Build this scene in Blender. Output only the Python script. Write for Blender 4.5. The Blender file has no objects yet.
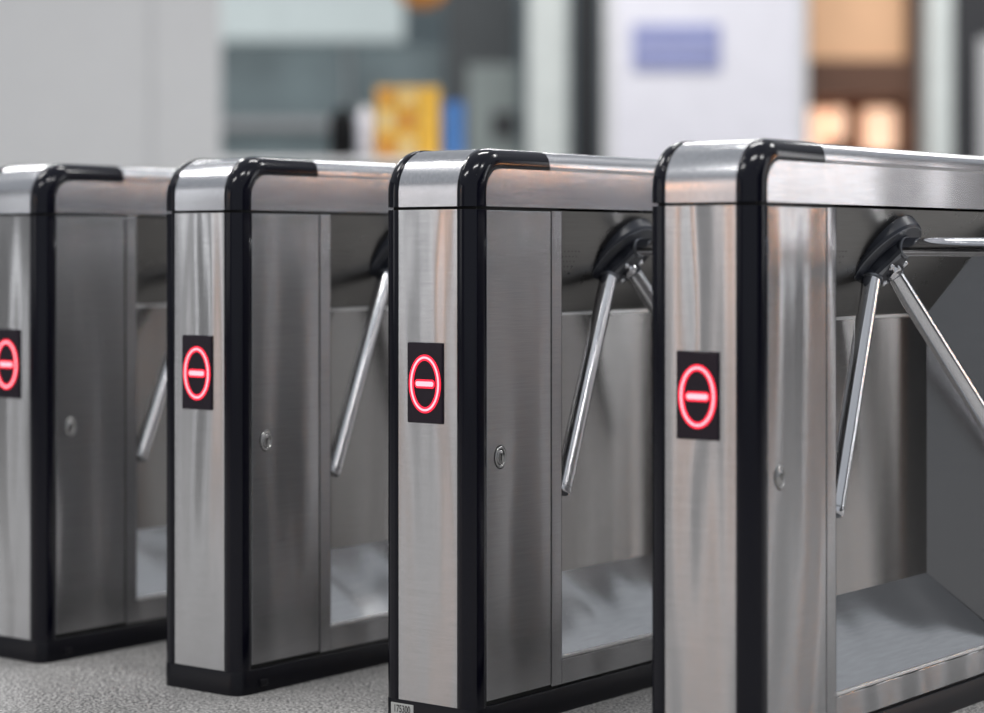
import bpy, bmesh, math, random
from mathutils import Vector, Matrix
random.seed(4)
scene = bpy.context.scene
col = scene.collection
scene.view_settings.view_transform = 'Standard'
scene.view_settings.look = 'None'

# ------------------------------------------------------------ materials
def new_mat(name):
    m = bpy.data.materials.new(name); m.use_nodes = True
    return m, m.node_tree, m.node_tree.nodes['Principled BSDF']

def plain(name, c, rough=0.5, metal=0.0, noise=0.06, emit=None, es=0.0, coat=0.0, scale=6.0, spec=.5):
    m, nt, b = new_mat(name)
    tc = nt.nodes.new('ShaderNodeTexCoord')
    n = nt.nodes.new('ShaderNodeTexNoise'); n.inputs['Scale'].default_value = scale
    n.inputs['Detail'].default_value = 4
    nt.links.new(tc.outputs['Object'], n.inputs['Vector'])
    r = nt.nodes.new('ShaderNodeValToRGB')
    r.color_ramp.elements[0].position = .3; r.color_ramp.elements[1].position = .7
    r.color_ramp.elements[0].color = (*[max(0, x*(1-noise)) for x in c], 1)
    r.color_ramp.elements[1].color = (*[min(1, x*(1+noise)) for x in c], 1)
    nt.links.new(n.outputs['Fac'], r.inputs['Fac'])
    nt.links.new(r.outputs['Color'], b.inputs['Base Color'])
    b.inputs['Roughness'].default_value = rough
    b.inputs['Metallic'].default_value = metal
    b.inputs['Coat Weight'].default_value = coat
    b.inputs['Specular IOR Level'].default_value = spec
    if emit:
        b.inputs['Emission Color'].default_value = (*emit, 1)
        b.inputs['Emission Strength'].default_value = es
    return m

def steel(name, base, rough, grain=(4, 4, 260), bump=0.03, wav=0.25, aniso=.75, var=.06, freq=(8, 8, 1.0), rv=.008, det=0):
    m, nt, b = new_mat(name)
    N = nt.nodes.new; L = nt.links.new
    tc = N('ShaderNodeTexCoord')
    oi = N('ShaderNodeObjectInfo')
    sh = N('ShaderNodeVectorMath'); sh.operation = 'ADD'
    L(tc.outputs['Object'], sh.inputs[0])
    cb = N('ShaderNodeVectorMath'); cb.operation = 'SCALE'; cb.inputs[3].default_value = 1.0
    L(oi.outputs['Location'], cb.inputs[0]); L(cb.outputs[0], sh.inputs[1])
    src = sh.outputs[0]
    mp = N('ShaderNodeMapping'); mp.inputs['Scale'].default_value = grain
    L(src, mp.inputs['Vector'])
    g = N('ShaderNodeTexNoise'); g.inputs['Scale'].default_value = 3; g.inputs['Detail'].default_value = 3
    L(mp.outputs['Vector'], g.inputs['Vector'])
    fm = N('ShaderNodeTexNoise'); fm.inputs['Scale'].default_value = 22; fm.inputs['Detail'].default_value = 6
    L(src, fm.inputs['Vector'])
    mr = N('ShaderNodeMapRange'); mr.inputs['From Min'].default_value = .3; mr.inputs['From Max'].default_value = .7
    mr.inputs['To Min'].default_value = rough-rv; mr.inputs['To Max'].default_value = rough+rv
    L(fm.outputs['Fac'], mr.inputs['Value']); L(mr.outputs['Result'], b.inputs['Roughness'])
    r = N('ShaderNodeValToRGB')
    r.color_ramp.elements[0].position = .3; r.color_ramp.elements[1].position = .7
    r.color_ramp.elements[0].color = (*[x*(1-var) for x in base], 1)
    r.color_ramp.elements[1].color = (*[min(1, x*(1+var)) for x in base], 1)
    L(g.outputs['Fac'], r.inputs['Fac'])
    L(r.outputs['Color'], b.inputs['Base Color'])
    b.inputs['Metallic'].default_value = 1
    if aniso > 0:
        tg = N('ShaderNodeTangent'); tg.direction_type = 'RADIAL'; tg.axis = 'Z'
        b.inputs['Anisotropic'].default_value = aniso
        b.inputs['Anisotropic Rotation'].default_value = .25
        L(tg.outputs['Tangent'], b.inputs['Tangent'])
    mp2 = N('ShaderNodeMapping'); mp2.inputs['Scale'].default_value = freq
    L(src, mp2.inputs['Vector'])
    w = N('ShaderNodeTexNoise'); w.inputs['Scale'].default_value = 1.0; w.inputs['Detail'].default_value = det
    L(mp2.outputs['Vector'], w.inputs['Vector'])
    b1 = N('ShaderNodeBump'); b1.inputs['Strength'].default_value = wav; b1.inputs['Distance'].default_value = .02
    L(w.outputs['Fac'], b1.inputs['Height'])
    b2 = N('ShaderNodeBump'); b2.inputs['Strength'].default_value = bump; b2.inputs['Distance'].default_value = .002
    L(g.outputs['Fac'], b2.inputs['Height']); L(b1.outputs['Normal'], b2.inputs['Normal'])
    L(b2.outputs['Normal'], b.inputs['Normal'])
    return m

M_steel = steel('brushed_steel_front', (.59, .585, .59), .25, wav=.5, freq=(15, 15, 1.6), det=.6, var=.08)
M_side = steel('brushed_steel_side_shaded', (.44, .44, .45), .24, wav=.6, freq=(10, 10, 1.8), det=.4, var=.08)  # same steel as the front, its shade put into a darker base
M_left = steel('brushed_steel_left_bright', (.82, .81, .81), .3, wav=.2)  # brightened so it reflects light onto the neighbouring side panels
M_in = steel('brushed_steel_recess_shaded', (.37, .36, .355), .24, wav=.55, freq=(7, 7, .9))  # recess shade put into a darker copy of the steel
M_hous = steel('brushed_steel_housing_shaded', (.20, .195, .19), .28, wav=.12, aniso=0, freq=(3, 3, 3))  # housing faces down; its shade is put into the dark base colour
M_end = steel('brushed_steel_end_shaded', (.21, .21, .215), .24, wav=.4, aniso=.6, freq=(6, 6, 1))  # darker steel copy; the dim reflection is put into its colour
M_ledge = steel('brushed_steel_ledge', (.56, .56, .565), .16, grain=(60, 6, 60), bump=.02, wav=.5, aniso=0, var=.05, freq=(2, 7, 2))
M_lip = steel('pale_edge_steel', (.9, .9, .9), .35, wav=0.01, aniso=0)  # paler steel along the ledge and housing edges
M_lid = steel('polished_lid_steel', (.58, .58, .60), .22, grain=(60, 4, 60), wav=.25, aniso=.3, freq=(4, 5, 3))
M_trim = plain('black_trim_gloss', (.003, .003, .008), .13, 0, spec=.35)
M_gap = plain('gap_black', (.01, .01, .01), .7)
M_plinth = plain('black_plinth', (.004, .004, .007), .35, spec=.25)
M_hub = plain('hub_black_plastic', (.028, .031, .042), .34, spec=.4)
M_hub2 = plain('hub_grey_face', (.20, .21, .23), .3, .8)
M_chrome = plain('chrome', (.78, .78, .80), .1, 1.0, noise=.02)
M_panel = plain('display_black', (.012, .006, .014), .25, spec=.4)
M_red = plain('led_red', (.6, .02, .05), .5, emit=(1, .012, .042), es=1.2)
M_pink = plain('led_hot', (1, .5, .6), .5, emit=(1, .26, .29), es=1.6)
M_lock = plain('lock_metal', (.52, .515, .51), .25, 1.0)
M_label = plain('label_paper', (.6, .6, .58), .6)
M_ink = plain('label_ink', (.03, .03, .03), .6)

# ------------------------------------------------------------ mesh helpers
def add_obj(name, me, parent=None, mats=()):
    o = bpy.data.objects.new(name, me); col.objects.link(o)
    for m in mats: me.materials.append(m)
    if parent: o.parent = parent
    return o

class G:
    """geometry accumulator"""
    def __init__(s): s.v = []; s.f = []; s.m = []; s.sm = []
    def poly(s, pts, mi=0):
        b = len(s.v); s.v += [tuple(p) for p in pts]
        s.f.append(tuple(range(b, b+len(pts)))); s.m.append(mi); s.sm.append(False)
    def grid(s, rows, mi=0, smooth=True, closed=False):
        b = len(s.v); n = len(rows[0])
        for r in rows: s.v += [tuple(p) for p in r]
        for i in range(len(rows)-1):
            for j in range(n if closed else n-1):
                k = (j+1) % n
                s.f.append((b+i*n+j, b+i*n+k, b+(i+1)*n+k, b+(i+1)*n+j)); s.m.append(mi); s.sm.append(smooth)
    def box(s, x0, x1, y0, y1, z0, z1, bev=0.0, mi=0, seg=2):
        bm = bmesh.new(); bmesh.ops.create_cube(bm, size=1)
        for v in bm.verts:
            v.co = Vector(((x0+x1)/2+v.co.x*(x1-x0), (y0+y1)/2+v.co.y*(y1-y0), (z0+z1)/2+v.co.z*(z1-z0)))
        if bev > 0:
            bmesh.ops.bevel(bm, geom=bm.edges[:], offset=bev, segments=seg, affect='EDGES', profile=.5)
        b = len(s.v)
        bm.verts.index_update()
        s.v += [tuple(v.co) for v in bm.verts]
        for f in bm.faces:
            s.f.append(tuple(b+v.index for v in f.verts)); s.m.append(mi); s.sm.append(False)
        bm.free()
    def rbox(s, x0, x1, y0, y1, z0, z1, r, mi=0, n=8, e=.002):
        """box with rounded vertical corners"""
        def ring(ins, z):
            out = []
            for cx, cy, a0 in ((x1-r, y0+r, -90), (x1-r, y1-r, 0), (x0+r, y1-r, 90), (x0+r, y0+r, 180)):
                for k in range(n+1):
                    t = math.radians(a0+90*k/n)
                    out.append((cx+(r-ins)*math.cos(t), cy+(r-ins)*math.sin(t), z))
            return out
        rows = [ring(0, z0), ring(0, z1-e), ring(e, z1)]
        s.grid(rows, mi, True, closed=True)
        s.poly(rows[0], mi); s.poly(rows[-1], mi)
    def pill(s, cx, cz, hx, hz, y0, y1, mi=0, n=10):
        """flat bar with rounded ends in the xz plane"""
        def ring(y):
            out = []
            for sx, a0 in ((1, -90), (-1, 90)):
                for k in range(n+1):
                    t = math.radians(a0+180*k/n)
                    out.append((cx+sx*(hx-hz*.8)+hz*.8*math.cos(t), y, cz+hz*math.sin(t)))
            return out
        a, b = ring(y1), ring(y0)
        s.grid([a, b], mi, False, closed=True); s.poly(b, mi)
    def lathe(s, prof, mat4=None, n=32, mi=0, smooth=True, sx=1, sy=1, lobe=0.0, ph=0.0):
        rows = []
        for r, h in prof:
            row = []
            for k in range(n):
                t = 2*math.pi*k/n
                rr = r*(1+lobe*math.cos(3*(t-ph)))
                p = Vector((rr*math.cos(t)*sx, rr*math.sin(t)*sy, h))
                if mat4: p = mat4 @ p
                row.append(p)
            rows.append(row)
        s.grid(rows, mi, smooth, closed=True)
    def make(s, name, mats, parent=None):
        me = bpy.data.meshes.new(name); me.from_pydata(s.v, [], s.f); me.update()
        if not isinstance(mats, (list, tuple)): mats = [mats]
        o = add_obj(name, me, parent, mats)
        for i, p in enumerate(me.polygons):
            p.material_index = s.m[i]; p.use_smooth = s.sm[i]
        bm = bmesh.new(); bm.from_mesh(me)
        bmesh.ops.recalc_face_normals(bm, faces=bm.faces[:]); bm.to_mesh(me); bm.free()
        return o

def empty(name, loc=(0, 0, 0), rz=0.0):
    e = bpy.data.objects.new(name, None); col.objects.link(e)
    e.location = loc; e.rotation_euler = (0, 0, rz); e.empty_display_size = .1
    return e

# ------------------------------------------------------------ turnstile (local: x width, y length, z up)
W = .10; R = .075; L = 1.24; RR = .034
ZS = .898
def path_pts(kind):
    """outer side profile with inward normals (y,z,ny,nz)"""
    P = []
    if kind == 'front_low':
        for z in (.044, .3, .6, ZS-.003): P.append((0, z, 1, 0))
    elif kind == 'back_low':
        for z in (.044, .5, ZS-.003): P.append((L, z, -1, 0))
    else:
        P.append((0, ZS+.002, 1, 0)); P.append((0, .915, 1, 0))
        for k in range(13):
            t = math.pi/2*k/12
            P.append((R-R*math.cos(t), 1-R+R*math.sin(t), math.cos(t), -math.sin(t)))
        P.append((.14, 1, 0, -1)); P.append((.218, 1, 0, -1)); P.append((.221, 1, 0, -1)); P.append((L/2, 1, 0, -1))
        P.append((L-.221, 1, 0, -1)); P.append((L-.218, 1, 0, -1)); P.append((L-.14, 1, 0, -1))
        for k in range(12, -1, -1):
            t = math.pi/2*k/12
            P.append((L-R+R*math.cos(t), 1-R+R*math.sin(t), -math.cos(t), -math.sin(t)))
        P.append((L, ZS+.002, -1, 0))
    return P

def off(p, o): return (p[0]+p[2]*o, p[1]+p[3]*o)
def sheet(g, P, x0, x1, o=0.0, mi=0):
    g.grid([[(x, *off(p, o)) for x in (x0, (x0+x1)/2, x1)] for p in P], mi)
def trim(g, P, side, r=RR, out=0.0015, mi=0, n=14):
    """edge trim: two flats joined by a tighter curve"""
    rows = []
    for p in P:
        row = []
        for k in range(n+1):
            t = math.pi/2*k/n
            ex = .72
            s_, c_ = math.sin(t)**ex, max(0, math.cos(t))**ex
            xx = (W-RR) + (r+out)*s_
            oo = RR - (r+out)*c_
            row.append((side*xx, *off(p, oo)))
        row = [(side*(W-RR), *off(p, .004))] + row + [(side*(W-.004), *off(p, RR))]
        rows.append(row)
    g.grid(rows, mi)

def build_turnstile():
    root = empty('turnstile')
    g = G()
    g.rbox(-W-.0015, W+.0015, -.0015, L+.0015, 0, .045, .026)
    g.box(W+.001, W+.006, .055, .075, .012, .024, .002)
    g.make('plinth', M_plinth, root)
    ya, yb, yc = .257, .825, .91
    g = G()
    g.box(-W+.012, W-.0045, .014, ya-.004, .03, .955)
    g.box(-W+.006, -.026, .25, .99, .03, .955)
    g.box(-W+.012, W-.0045, .915, L-.014, .03, .955)
    g.box(-W+.006, W-.0045, .25, .99, .03, .085)
    g.box(-W+.006, W-.0045, .25, .99, .905, .955)
    g.make('carcass', M_gap, root)
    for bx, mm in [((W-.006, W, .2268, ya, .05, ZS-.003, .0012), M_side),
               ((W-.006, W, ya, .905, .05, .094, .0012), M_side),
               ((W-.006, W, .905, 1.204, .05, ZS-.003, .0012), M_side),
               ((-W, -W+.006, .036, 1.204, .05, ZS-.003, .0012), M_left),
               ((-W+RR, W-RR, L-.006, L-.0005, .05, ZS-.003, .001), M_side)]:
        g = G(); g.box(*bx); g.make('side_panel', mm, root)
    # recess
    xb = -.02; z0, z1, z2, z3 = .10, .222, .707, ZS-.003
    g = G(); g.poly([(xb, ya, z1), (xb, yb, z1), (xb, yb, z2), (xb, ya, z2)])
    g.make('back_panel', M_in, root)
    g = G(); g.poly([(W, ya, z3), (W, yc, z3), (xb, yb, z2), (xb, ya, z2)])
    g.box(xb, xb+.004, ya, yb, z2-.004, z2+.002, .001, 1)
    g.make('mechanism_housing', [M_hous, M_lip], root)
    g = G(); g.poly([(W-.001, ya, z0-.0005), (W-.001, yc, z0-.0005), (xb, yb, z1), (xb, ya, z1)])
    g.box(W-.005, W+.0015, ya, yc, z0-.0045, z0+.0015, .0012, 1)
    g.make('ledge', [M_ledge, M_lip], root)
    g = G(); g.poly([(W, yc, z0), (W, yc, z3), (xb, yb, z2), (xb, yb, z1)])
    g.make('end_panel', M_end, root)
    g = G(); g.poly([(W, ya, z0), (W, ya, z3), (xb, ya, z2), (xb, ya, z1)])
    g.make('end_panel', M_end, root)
    # front panel
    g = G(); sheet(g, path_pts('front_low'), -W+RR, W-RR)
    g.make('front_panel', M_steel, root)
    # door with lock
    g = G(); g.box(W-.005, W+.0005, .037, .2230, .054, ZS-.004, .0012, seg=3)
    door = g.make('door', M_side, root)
    Mx = Matrix.Translation((W, .075, .469)) @ Matrix.Rotation(math.pi/2, 4, 'Y')
    g = G()
    g.lathe([(.0001, .0030), (.0092, .0030), (.0100, .0018)], Mx, 28, 0, sx=1.25)
    g.lathe([(.0100, .0012), (.0114, .0012)], Mx, 28, 2, sx=1.24)
    g.lathe([(.0114, .0012), (.0118, .0026), (.0148, .0030), (.0156, .0016)], Mx, 28, 0, sx=1.22)
    g.lathe([(.0156, .0012), (.0172, .0010), (.0173, 0)], Mx, 28, 2, sx=1.20)
    g.box(W+.0030, W+.0035, .0735, .0765, .463, .475, 0, 2)
    g.make('lock', [M_lock, M_side, M_gap], door)
    # lid
    P = path_pts('lid')
    g = G(); sheet(g, P, -W+RR, W-RR)
    for sd in (1, -1):
        g.poly([(sd*W, *off(p, RR)) for p in P])
    iA = [i for i, p in enumerate(P) if abs(p[0]-.221) < 1e-6][0]
    iB = [i for i, p in enumerate(P) if abs(p[0]-(L-.221)) < 1e-6][0]
    for sd in (1, -1): trim(g, P[iA:iB+1], sd, out=0.0)
    g.make('lid', M_lid, root)
    for sd in (1, -1):
        for pp in (path_pts('front_low'), P[:iA], path_pts('back_low'), P[iB+1:]):
            g = G(); trim(g, pp, sd); g.make('edge_trim', M_trim, root)
    # display
    g = G(); g.box(-.0425, .0355, -.004, .001, .527, .666, .002)
    disp = g.make('display', M_panel, root)
    def ell(g, cx, cz, rx, rz, th, y, mi, n=64):
        rows = [[(cx+(rx-a)*math.cos(2*math.pi*k/n), y-b, cz+(rz-a)*math.sin(2*math.pi*k/n)) for k in range(n)]
                for a, b in ((0, 0), (0, .0008), (th, .0008), (th, 0))]
        g.grid(rows, mi, False, closed=True)
    g = G(); cx, cz = -.0025, .595
    ell(g, cx, cz, .0352, .0505, .0104, -.0042, 0)
    ell(g, cx, cz, .0318, .0471, .0036, -.0045, 1)
    g.pill(cx, cz, .0222, .0076, -.0052, -.0040, 0)
    g.pill(cx, cz, .0195, .0042, -.0056, -.0050, 1)
    g.make('no_entry_symbol', [M_red, M_pink], disp)
    # perforated speaker holes on housing
    g = G()
    tx = Vector((xb-W, 0, z2-z3)).normalized(); nrm = Vector((-tx.z, 0, tx.x))
    if nrm.x < 0: nrm = -nrm
    for i in range(5):
        for j in range(5):
            c = Vector((W, .33+.011*i, z3)) + tx*(.085+.011*j) + nrm*.0006
            g.poly([c + tx*.0014*math.cos(a) + Vector((0, .0014, 0))*math.sin(a) for a in [k*math.pi/4 for k in range(8)]])
    g.make('speaker_holes', M_gap, root)
    # tripod hub
    S = Matrix.Diagonal((.85, .76, 1, 1))
    th = math.radians(48)
    A = Vector((math.cos(th), 0, -math.sin(th)))
    u = Vector((math.sin(th), 0, math.cos(th)))
    v = A.cross(u)
    Rm = Matrix((u, v, A)).transposed().to_4x4()
    C = Vector((.048, .524, .812))
    T = Matrix.Translation(C) @ S @ Rm
    psi = math.radians(8)
    g = G()
    def flat(prof, mi, **k):
        for i in range(len(prof)-1):
            g.lathe(prof[i:i+2], T, 64, mi, True, **k)
    flat([(.088, -.05), (.091, .002), (.088, .0075), (.060, .0105), (.054, .0105)], 0, sy=1.14)
    flat([(.0885, .0070), (.0865, .0082)], 1, sy=1.14)
    flat([(.054, .004), (.054, .022), (.049, .028)], 0, lobe=.19, ph=psi)
    flat([(.049, .028), (.036, .031)], 1, lobe=.16, ph=psi)
    flat([(.036, .031), (.016, .032)], 0, lobe=.08, ph=psi)
    flat([(.016, .032), (.0155, .039), (.012, .041), (.0001, .041)], 2)
    for i in range(3):
        t = psi + math.pi/3 + 2*math.pi*i/3
        T2 = T @ Matrix.Translation((.031*math.cos(t), .031*math.sin(t), .030))
        g.lathe([(.0065, 0), (.0065, .005), (.004, .006), (.0001, .006)], T2, 14, 2)
    hub = g.make('tripod_hub', [M_hub, M_hub2, M_chrome], root)
    phi = math.radians(48)
    for i in range(3):
        t = psi + 2*math.pi*i/3
        ph = u*math.cos(t) + v*math.sin(t)
        d = (A*math.cos(phi) + ph*math.sin(phi)).normalized()
        base = A*.012 + ph*.042
        dS = (S.to_3x3() @ d)
        start = C + S.to_3x3() @ base
        q = dS.normalized().to_track_quat('Z', 'Y').to_matrix().to_4x4()
        Ta = Matrix.Translation(start) @ q
        LEN = .444
        g = G(); r = .0164
        g.lathe([(.0001, -.012), (.0192, -.008), (.0197, .010)], Ta, 28, 1)
        g.lathe([(.0197, .010), (.0192, .013)], Ta, 28, 2)
        g.lathe([(.0192, .013), (r, .014)], Ta, 28, 2)
        g.lathe([(r, .014), (r, LEN*.5), (r, LEN)], Ta, 28, 0)
        g.lathe([(r-.001, LEN), (r-.001, LEN+.0015)], Ta, 28, 1)
        g.lathe([(r, LEN+.0015), (r, LEN+.009), (r-.001, LEN+.0112), (r-.004, LEN+.0125)], Ta, 28, 0)
        g.lathe([(r-.004, LEN+.0125), (.0001, LEN+.013)], Ta, 28, 2)
        g.make('arm', [M_chrome, M_hub, M_hub2], hub)
    return root

first = build_turnstile()
def copy_tree(o, parent=None):
    c = o.copy(); col.objects.link(c)
    if parent: c.parent = parent
    for ch in o.children: copy_tree(ch, c)
    return c

a = math.radians(37.5); ca, sa = math.cos(a), math.sin(a)
roots = [first] + [copy_tree(first) for _ in range(3)]
xs = [-3.436, -2.896, -2.345, -1.793]
for i, r in enumerate(roots):
    X, Y = xs[i]-.07, 2.965
    r.location = (X*ca+Y*sa, -X*sa+Y*ca, 0)
    r.rotation_euler = (0, 0, -a)
    r['category'] = 'turnstile'
    r['group'] = 'row of tripod turnstiles'
    r['label'] = 'brushed steel tripod turnstile with black trim and red no-entry display'
r = roots[2]
r['label'] = 'brushed steel tripod turnstile with red display and number sticker on plinth'
g = G(); g.box(-.080, -.030, -.0028, -.0010, .012, .038, .0003)
st = g.make('sticker', M_label, r)
cu = bpy.data.curves.new('sticker_number', 'FONT'); cu.body = '175300'; cu.size = .0185
cu.align_x = 'CENTER'; cu.align_y = 'CENTER'; cu.extrude = .0002
tmp = bpy.data.objects.new('tmp', cu); col.objects.link(tmp)
bpy.context.view_layer.update()
me = bpy.data.meshes.new_from_object(tmp); bpy.data.objects.remove(tmp)
tx = bpy.data.objects.new('sticker_number', me); col.objects.link(tx)
me.materials.clear(); me.materials.append(M_ink)
tx.parent = st; tx.location = (-.055, -.0032, .028); tx.rotation_euler = (math.pi/2, 0, 0)
tx.scale = (.68, 1, 1)

# ------------------------------------------------------------ floor and hall
m, nt, b = new_mat('granite_floor')
tc = nt.nodes.new('ShaderNodeTexCoord')
n1 = nt.nodes.new('ShaderNodeTexNoise'); n1.inputs['Scale'].default_value = 170; n1.inputs['Detail'].default_value = 3
vo = nt.nodes.new('ShaderNodeTexVoronoi'); vo.inputs['Scale'].default_value = 190
for n in (n1, vo): nt.links.new(tc.outputs['Object'], n.inputs['Vector'])
r1 = nt.nodes.new('ShaderNodeValToRGB')
r1.color_ramp.elements[0].position = .40; r1.color_ramp.elements[0].color = (.10, .099, .098, 1)
r1.color_ramp.elements[1].position = .58; r1.color_ramp.elements[1].color = (.64, .625, .61, 1)
nt.links.new(n1.outputs['Fac'], r1.inputs['Fac'])
r2 = nt.nodes.new('ShaderNodeValToRGB')
r2.color_ramp.elements[0].color = (.28, .28, .28, 1); r2.color_ramp.elements[1].color = (1, 1, 1, 1)
r2.color_ramp.elements[1].position = .55
nt.links.new(vo.outputs['Color'], r2.inputs['Fac'])
mx = nt.nodes.new('ShaderNodeMixRGB'); mx.blend_type = 'MULTIPLY'; mx.inputs[0].default_value = .85
nt.links.new(r1.outputs['Color'], mx.inputs[1]); nt.links.new(r2.outputs['Color'], mx.inputs[2])
nt.links.new(mx.outputs[0], b.inputs['Base Color']); b.inputs['Roughness'].default_value = .4
M_floor = m

def structure(name, box, mat, label=None):
    g = G(); g.box(*box); o = g.make(name, mat); o['kind'] = 'structure'
    return o
M_wb = plain('wall_blue_grey', (.30, .36, .38), .6)
M_wl = plain('wall_light', (.45, .45, .45), .7)
M_wr = plain('wall_right_paint', (.09, .09, .095), .7)  # unseen wall, coloured dark for contrast in the steel reflections
M_wc = plain('white_column_paint', (.80, .80, .80), .6)
structure('floor', (-12, 12, -6, 20.2, -.1, 0), M_floor)
structure('wall_back', (-12, 12, 20, 20.2, 0, 5), M_wb)
structure('wall_left', (-12.2, -12, -6, 20.2, 0, 5), M_wl)
structure('wall_right', (12, 12.2, -6, 20.2, 0, 5), M_wr)

def thing(name, label, cat, group=None):
    e = empty(name); e['label'] = label; e['category'] = cat
    if group: e['group'] = group
    return e
def part(root, name, boxes, mat, bev=.01):
    for bx in boxes:
        g = G(); g.box(*bx, bev); g.make(name, mat, root)

M_pg = plain('panel_grey', (.70, .70, .705), .5, noise=.015)
M_pg2 = plain('panel_joint', (.58, .58, .59), .5)
M_white = plain('white_laminate', (.82, .81, .88), .5, noise=.03)
M_dark = plain('dark_frame', (.035, .035, .04), .4)
M_pillar = plain('pillar_paint', (.72, .76, .74), .6)
M_glass = plain('teal_glass', (.27, .335, .35), .2, noise=.25, scale=1.5)
M_fascia = plain('fascia_glow', (.6, .66, .66), .5, emit=(.7, .8, .8), es=.35)  # pale fascia with a glow added; it is no lamp
for y in (3.4, 5.6, 7.8, 10.0):  # unseen columns added to put bright bands into the steel reflections
    t = thing('reflection_column', 'added unseen white column for streaks in the steel', 'column', 'columns added for reflections')
    part(t, 'shaft', [(10.6, 11.0, y-.32, y+.32, .12, 4.6)], M_wc, .03)
    part(t, 'base', [(10.55, 11.05, y-.37, y+.37, 0, .12)], M_dark)
for y in (-1.2, .6, 2.4, 4.2):  # unseen columns added to put dark bands into the steel reflections
    t = thing('reflection_column', 'added unseen dark column for contrast in the steel', 'column', 'columns added for reflections')
    part(t, 'shaft', [(-11.0, -10.6, y-.25, y+.25, .12, 4.6)], M_dark, .03)
    part(t, 'base', [(-11.05, -10.55, y-.3, y+.3, 0, .12)], M_dark)

t = thing('partition', 'tall light grey panelled partition wall with a vertical joint', 'partition')
part(t, 'panel', [(-4.6, -3.2, 13, 13.12, 0, 3.6), (-3.197, -1.60, 13, 13.12, 0, 3.6)], M_pg, .003)
part(t, 'joint_strip', [(-2.00, -1.985, 12.985, 13.0, 0, 3.6)], M_pg2, .003)
t = thing('glazed_booth', 'blue-grey glazed ticket booth under a pale fascia', 'booth')
part(t, 'fascia', [(-2.3, -.72, 18, 18.3, 2.55, 3.4)], M_fascia)
part(t, 'glass_pane', [(-2.3, -1.2, 18.1, 18.14, 1.0, 2.5), (-1.15, -.35, 18.1, 18.14, 1.0, 2.5)], M_glass)
part(t, 'rail', [(-2.3, -.3, 17.95, 18.0, 1.82, 1.90)], M_pg2)
part(t, 'frame', [(-1.19, -1.16, 18.05, 18.2, 0, 2.5), (-2.3, -.3, 18.06, 18.2, 1.0, 1.06), (-.35, -.28, 18.05, 18.2, 0, 3.4)], M_pg2)
part(t, 'base_wall', [(-2.3, -.3, 18.05, 18.25, 0, 1.0)], M_wb)
t = thing('dark_column', 'dark grey rectangular column', 'column')
part(t, 'shaft', [(-.36, .20, 17.2, 17.7, 0, 3.6)], plain('dark_column', (.11, .12, .125), .5))
part(t, 'base', [(-.39, .23, 17.17, 17.73, 0, .12)], M_dark)
t = thing('green_cabinet', 'grey-green utility cabinet with small dark window', 'cabinet')
part(t, 'body', [(-.18, .2, 16.3, 16.7, 0, 2.2)], plain('green_grey', (.30, .34, .33), .5))
part(t, 'window', [(0, .17, 16.27, 16.31, 1.66, 1.85)], M_dark)
t = thing('pillar', 'pale concrete pillar with dark foot collar', 'pillar')
part(t, 'shaft', [(.25, .54, 15.5, 15.8, 0, 3.8)], M_pillar, .04)
part(t, 'collar', [(.23, .56, 15.48, 15.82, 0, .15)], M_dark)
t = thing('dark_post', 'narrow dark metal door post', 'post')
part(t, 'shaft', [(.60, .76, 15.9, 16.05, 0, 3.6)], M_dark)
part(t, 'foot', [(.585, .78, 15.87, 16.08, 0, .04)], M_dark)
t = thing('display_board', 'tall white information board with a blue notice', 'board')
part(t, 'board', [(.80, 2.1, 15.0, 15.1, 0, 3.6)], M_white)
part(t, 'side_post', [(.76, .82, 14.97, 15.13, 0, 3.6), (2.08, 2.13, 14.97, 15.13, 0, 3.6)], M_pg)
M_nb = plain('notice_blue', (.28, .31, .56), .5)
part(t, 'blue_notice', [(.95, 1.54, 14.975, 15.0, 2.05, 2.36)], M_nb)
M_nb2 = plain('notice_lilac', (.45, .47, .70), .5)
part(t, 'notice_band', [(.99, 1.50, 14.965, 14.975, 2.24, 2.27), (.99, 1.50, 14.965, 14.975, 2.14, 2.17)], M_nb2, .002)
t = thing('shop_kiosk', 'brown timber shop kiosk with glowing orange shelves', 'kiosk')
M_br = plain('brown_timber', (.13, .06, .035), .5)
part(t, 'frame_post', [(2.12, 2.17, 15.2, 15.9, 0, 3.4), (2.85, 2.92, 15.2, 15.9, 0, 3.4)], M_br)
part(t, 'beam', [(2.17, 2.85, 15.2, 15.9, 1.88, 2.14)], M_br)
part(t, 'cupboard', [(2.17, 2.85, 15.2, 15.9, 0, 1.2)], M_br)
part(t, 'back_panel', [(2.17, 2.85, 15.85, 15.9, 1.2, 1.88)], plain('kiosk_back', (.30, .14, .08), .6))
part(t, 'light_panel', [(2.17, 2.85, 15.3, 15.35, 2.14, 3.2)], plain('kiosk_orange', (.60, .36, .22), .5, emit=(.9, .55, .30), es=.30))
M_glow = plain('lamp_glow', (1, .7, .5), .5, emit=(1, .62, .42), es=.95)
def shade(x0, x1, z0, z1):
    e = thing('lantern', 'glowing square paper lantern on a kiosk shelf', 'lamp', 'lanterns in the kiosk')
    part(e, 'lamp_shade', [(x0, x1, 15.4, 15.6, z0, z1)], M_glow, .02)
    part(e, 'lamp_base', [((x0+x1)/2-.05, (x0+x1)/2+.05, 15.45, 15.55, 1.2, z0)], M_br)
shade(2.20, 2.30, 1.50, 1.82); shade(2.33, 2.46, 1.60, 1.82); shade(2.60, 2.80, 1.52, 1.82)
t = thing('white_column', 'white square column beside the kiosk', 'column')
part(t, 'shaft', [(2.95, 3.12, 15.0, 15.3, 0, 3.6)], M_pillar, .03)
part(t, 'base', [(2.93, 3.14, 14.98, 15.32, 0, .12)], M_dark)
t = thing('dark_door', 'dark framed door with pale glass', 'door')
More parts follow.
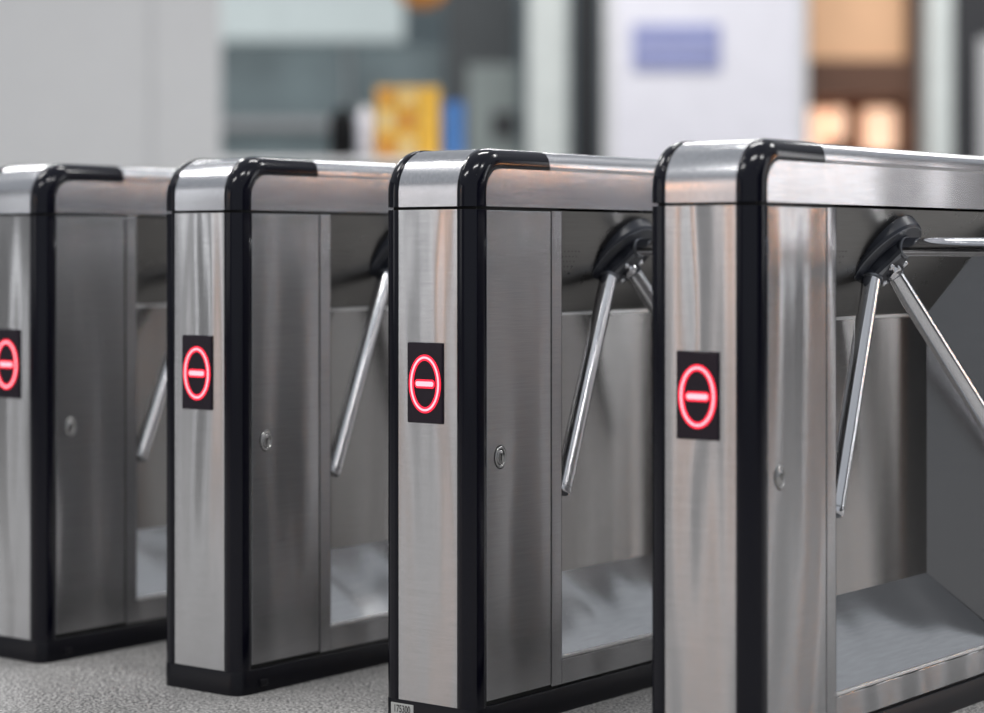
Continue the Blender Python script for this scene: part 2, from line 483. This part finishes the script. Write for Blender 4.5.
part(t, 'frame', [(3.17, 3.34, 15.2, 15.3, 0, 3.0), (3.9, 4.0, 15.2, 15.3, 0, 3.0), (3.34, 3.9, 15.2, 15.3, 2.3, 3.0)], M_dark)
part(t, 'glass_pane', [(3.34, 3.9, 15.22, 15.26, 0.02, 2.3)], M_pg)

t = thing('service_desk', 'long grey service desk', 'desk')
part(t, 'counter_top', [(-1.35, .1, 10.8, 11.4, 1.24, 1.28)], M_pg)
part(t, 'front', [(-1.3, .05, 10.9, 10.94, 0, 1.24)], M_wb)
part(t, 'side', [(-1.3, -1.26, 10.94, 11.35, 0, 1.24), (.01, .05, 10.94, 11.35, 0, 1.24)], M_wb)
M_y = plain('carton_yellow', (.80, .46, .05), .5); M_o = plain('carton_orange', (.60, .24, .04), .5)
M_y2 = plain('carton_pale', (.72, .54, .25), .5)
M_bl = plain('carton_blue', (.04, .13, .36), .5)
M_bl2 = plain('carton_blue_label', (.06, .18, .44), .5)
def carton(x0, x1, z0, z1, mb, mf, lab, y0=11.0, y1=11.14):
    e = thing('carton', lab, 'box', 'cartons on the desk')
    part(e, 'body', [(x0+.002, x1-.002, y0, y1, z0, z1)], mb, .003)
    part(e, 'front_label', [(x0+.012, x1-.012, y0-.002, y0+.0005, z0+.02, z1-.02)], mf, .0005)
zc = 1.28
for k, h in enumerate((.13, .13, .10)):
    zc2 = zc + h
    carton(-.575, -.475, zc, zc2-.001, M_y, M_y2 if k == 1 else M_o, 'yellow carton with printed label in a stack')
    carton(-.47, -.37, zc, zc2-.001, M_y, M_o if k == 1 else M_y2, 'yellow carton with printed label in a stack')
    carton(-.365, -.26, zc, zc2-.001, M_y, M_y, 'plain yellow carton in a stack')
    zc = zc2
carton(-.245, -.135, 1.28, 1.57, M_bl, M_bl2, 'blue upright carton on a desk', 11.0, 11.1)
def bottle(x, h, r, mat, cap, lab):
    e = thing('bottle', lab, 'bottle', 'bottles on the desk')
    T = Matrix.Translation((x, 11.06, 1.28))
    g = G(); g.lathe([(.0001, 0), (r, .002), (r, h*.75), (r*.85, h*.86), (r*.45, h*.92)], T, 24); g.make('body', mat, e)
    g = G(); g.lathe([(r*.5, h*.9), (r*.5, h), (.0001, h)], T, 24); g.make('cap', cap, e)
M_blk = plain('bottle_black', (.004, .004, .005), .7, spec=.2)
bottle(-.745, .26, .066, M_blk, M_blk, 'black bottle with a black cap')
bottle(-.628, .27, .045, M_white, M_pg, 'white bottle with a grey cap')
t = thing('hanging_sign', 'round orange sign hanging from a thin rod', 'sign')
g = G(); g.lathe([(.0001, 0), (.18, 0), (.19, .02), (.18, .04), (.0001, .04)], Matrix.Translation((-.46, 14.5, 2.60)) @ Matrix.Rotation(math.pi/2, 4, 'X'), 40)
g.make('disc', M_o, t)
part(t, 'rod', [(-.47, -.45, 14.45, 14.47, 2.78, 4.9)], M_dark, .002)

# ------------------------------------------------------------ lights
w = bpy.data.worlds.new('World'); scene.world = w; w.use_nodes = True
w.node_tree.nodes['Background'].inputs['Color'].default_value = (.88, .93, 1, 1)
w.node_tree.nodes['Background'].inputs['Strength'].default_value = .46
def area(name, loc, target, sx, sy, power, c=(1, 1, 1)):
    l = bpy.data.lights.new(name, 'AREA'); l.shape = 'RECTANGLE'; l.size = sx; l.size_y = sy
    l.energy = power; l.color = c
    o = bpy.data.objects.new(name, l); col.objects.link(o); o.location = loc
    o.rotation_euler = (Vector(target)-Vector(loc)).to_track_quat('-Z', 'Y').to_euler()
    return o
for i, y in enumerate((2.0, 5.5, 9.5, 13.5)):
    for x in (-3.2, 0.4, 4.0):
        area('ceiling_light', (x, y, 4.3), (x, y, 0), 1.6, .35, 58, (1, .99, .975))
for y in (-.6, 1.5, 3.5):
    area('front_fill', (-10, y, 2.2), (0, y+1, 1.2), .9, 3.4, 18, (.95, .97, 1))  # added fill lamps to brighten the cabinet fronts, without a window
area('warm_lamp', (-8.5, .65, 1.9), (0, 3.5, .9), .06, .9, 8, (1, .42, .14))
area('warm_lamp', (8.5, 6.2, 1.9), (1, 3.8, .9), .06, .9, 8, (1, .42, .14))
area('side_fill', (9.5, 7.4, 2.2), (0, 4, .8), .5, 3.0, 22, (.95, .97, 1))  # unseen strip lamps added to brighten and streak the side panels
area('side_fill', (9.5, 4.4, 2.2), (0, 4, .8), .4, 3.0, 22, (.95, .97, 1))

# ------------------------------------------------------------ camera
cd = bpy.data.cameras.new('camera'); cam = bpy.data.objects.new('camera', cd); col.objects.link(cam)
cam.location = (0, 0, .822); cam.rotation_euler = (math.pi/2, 0, 0)
cd.sensor_width = 36; cd.lens = 2220/984*36; cd.shift_y = -104.5/984
cd.dof.use_dof = True; cd.dof.focus_distance = 3.86; cd.dof.aperture_fstop = 1.4
cd.clip_end = 200
scene.camera = cam
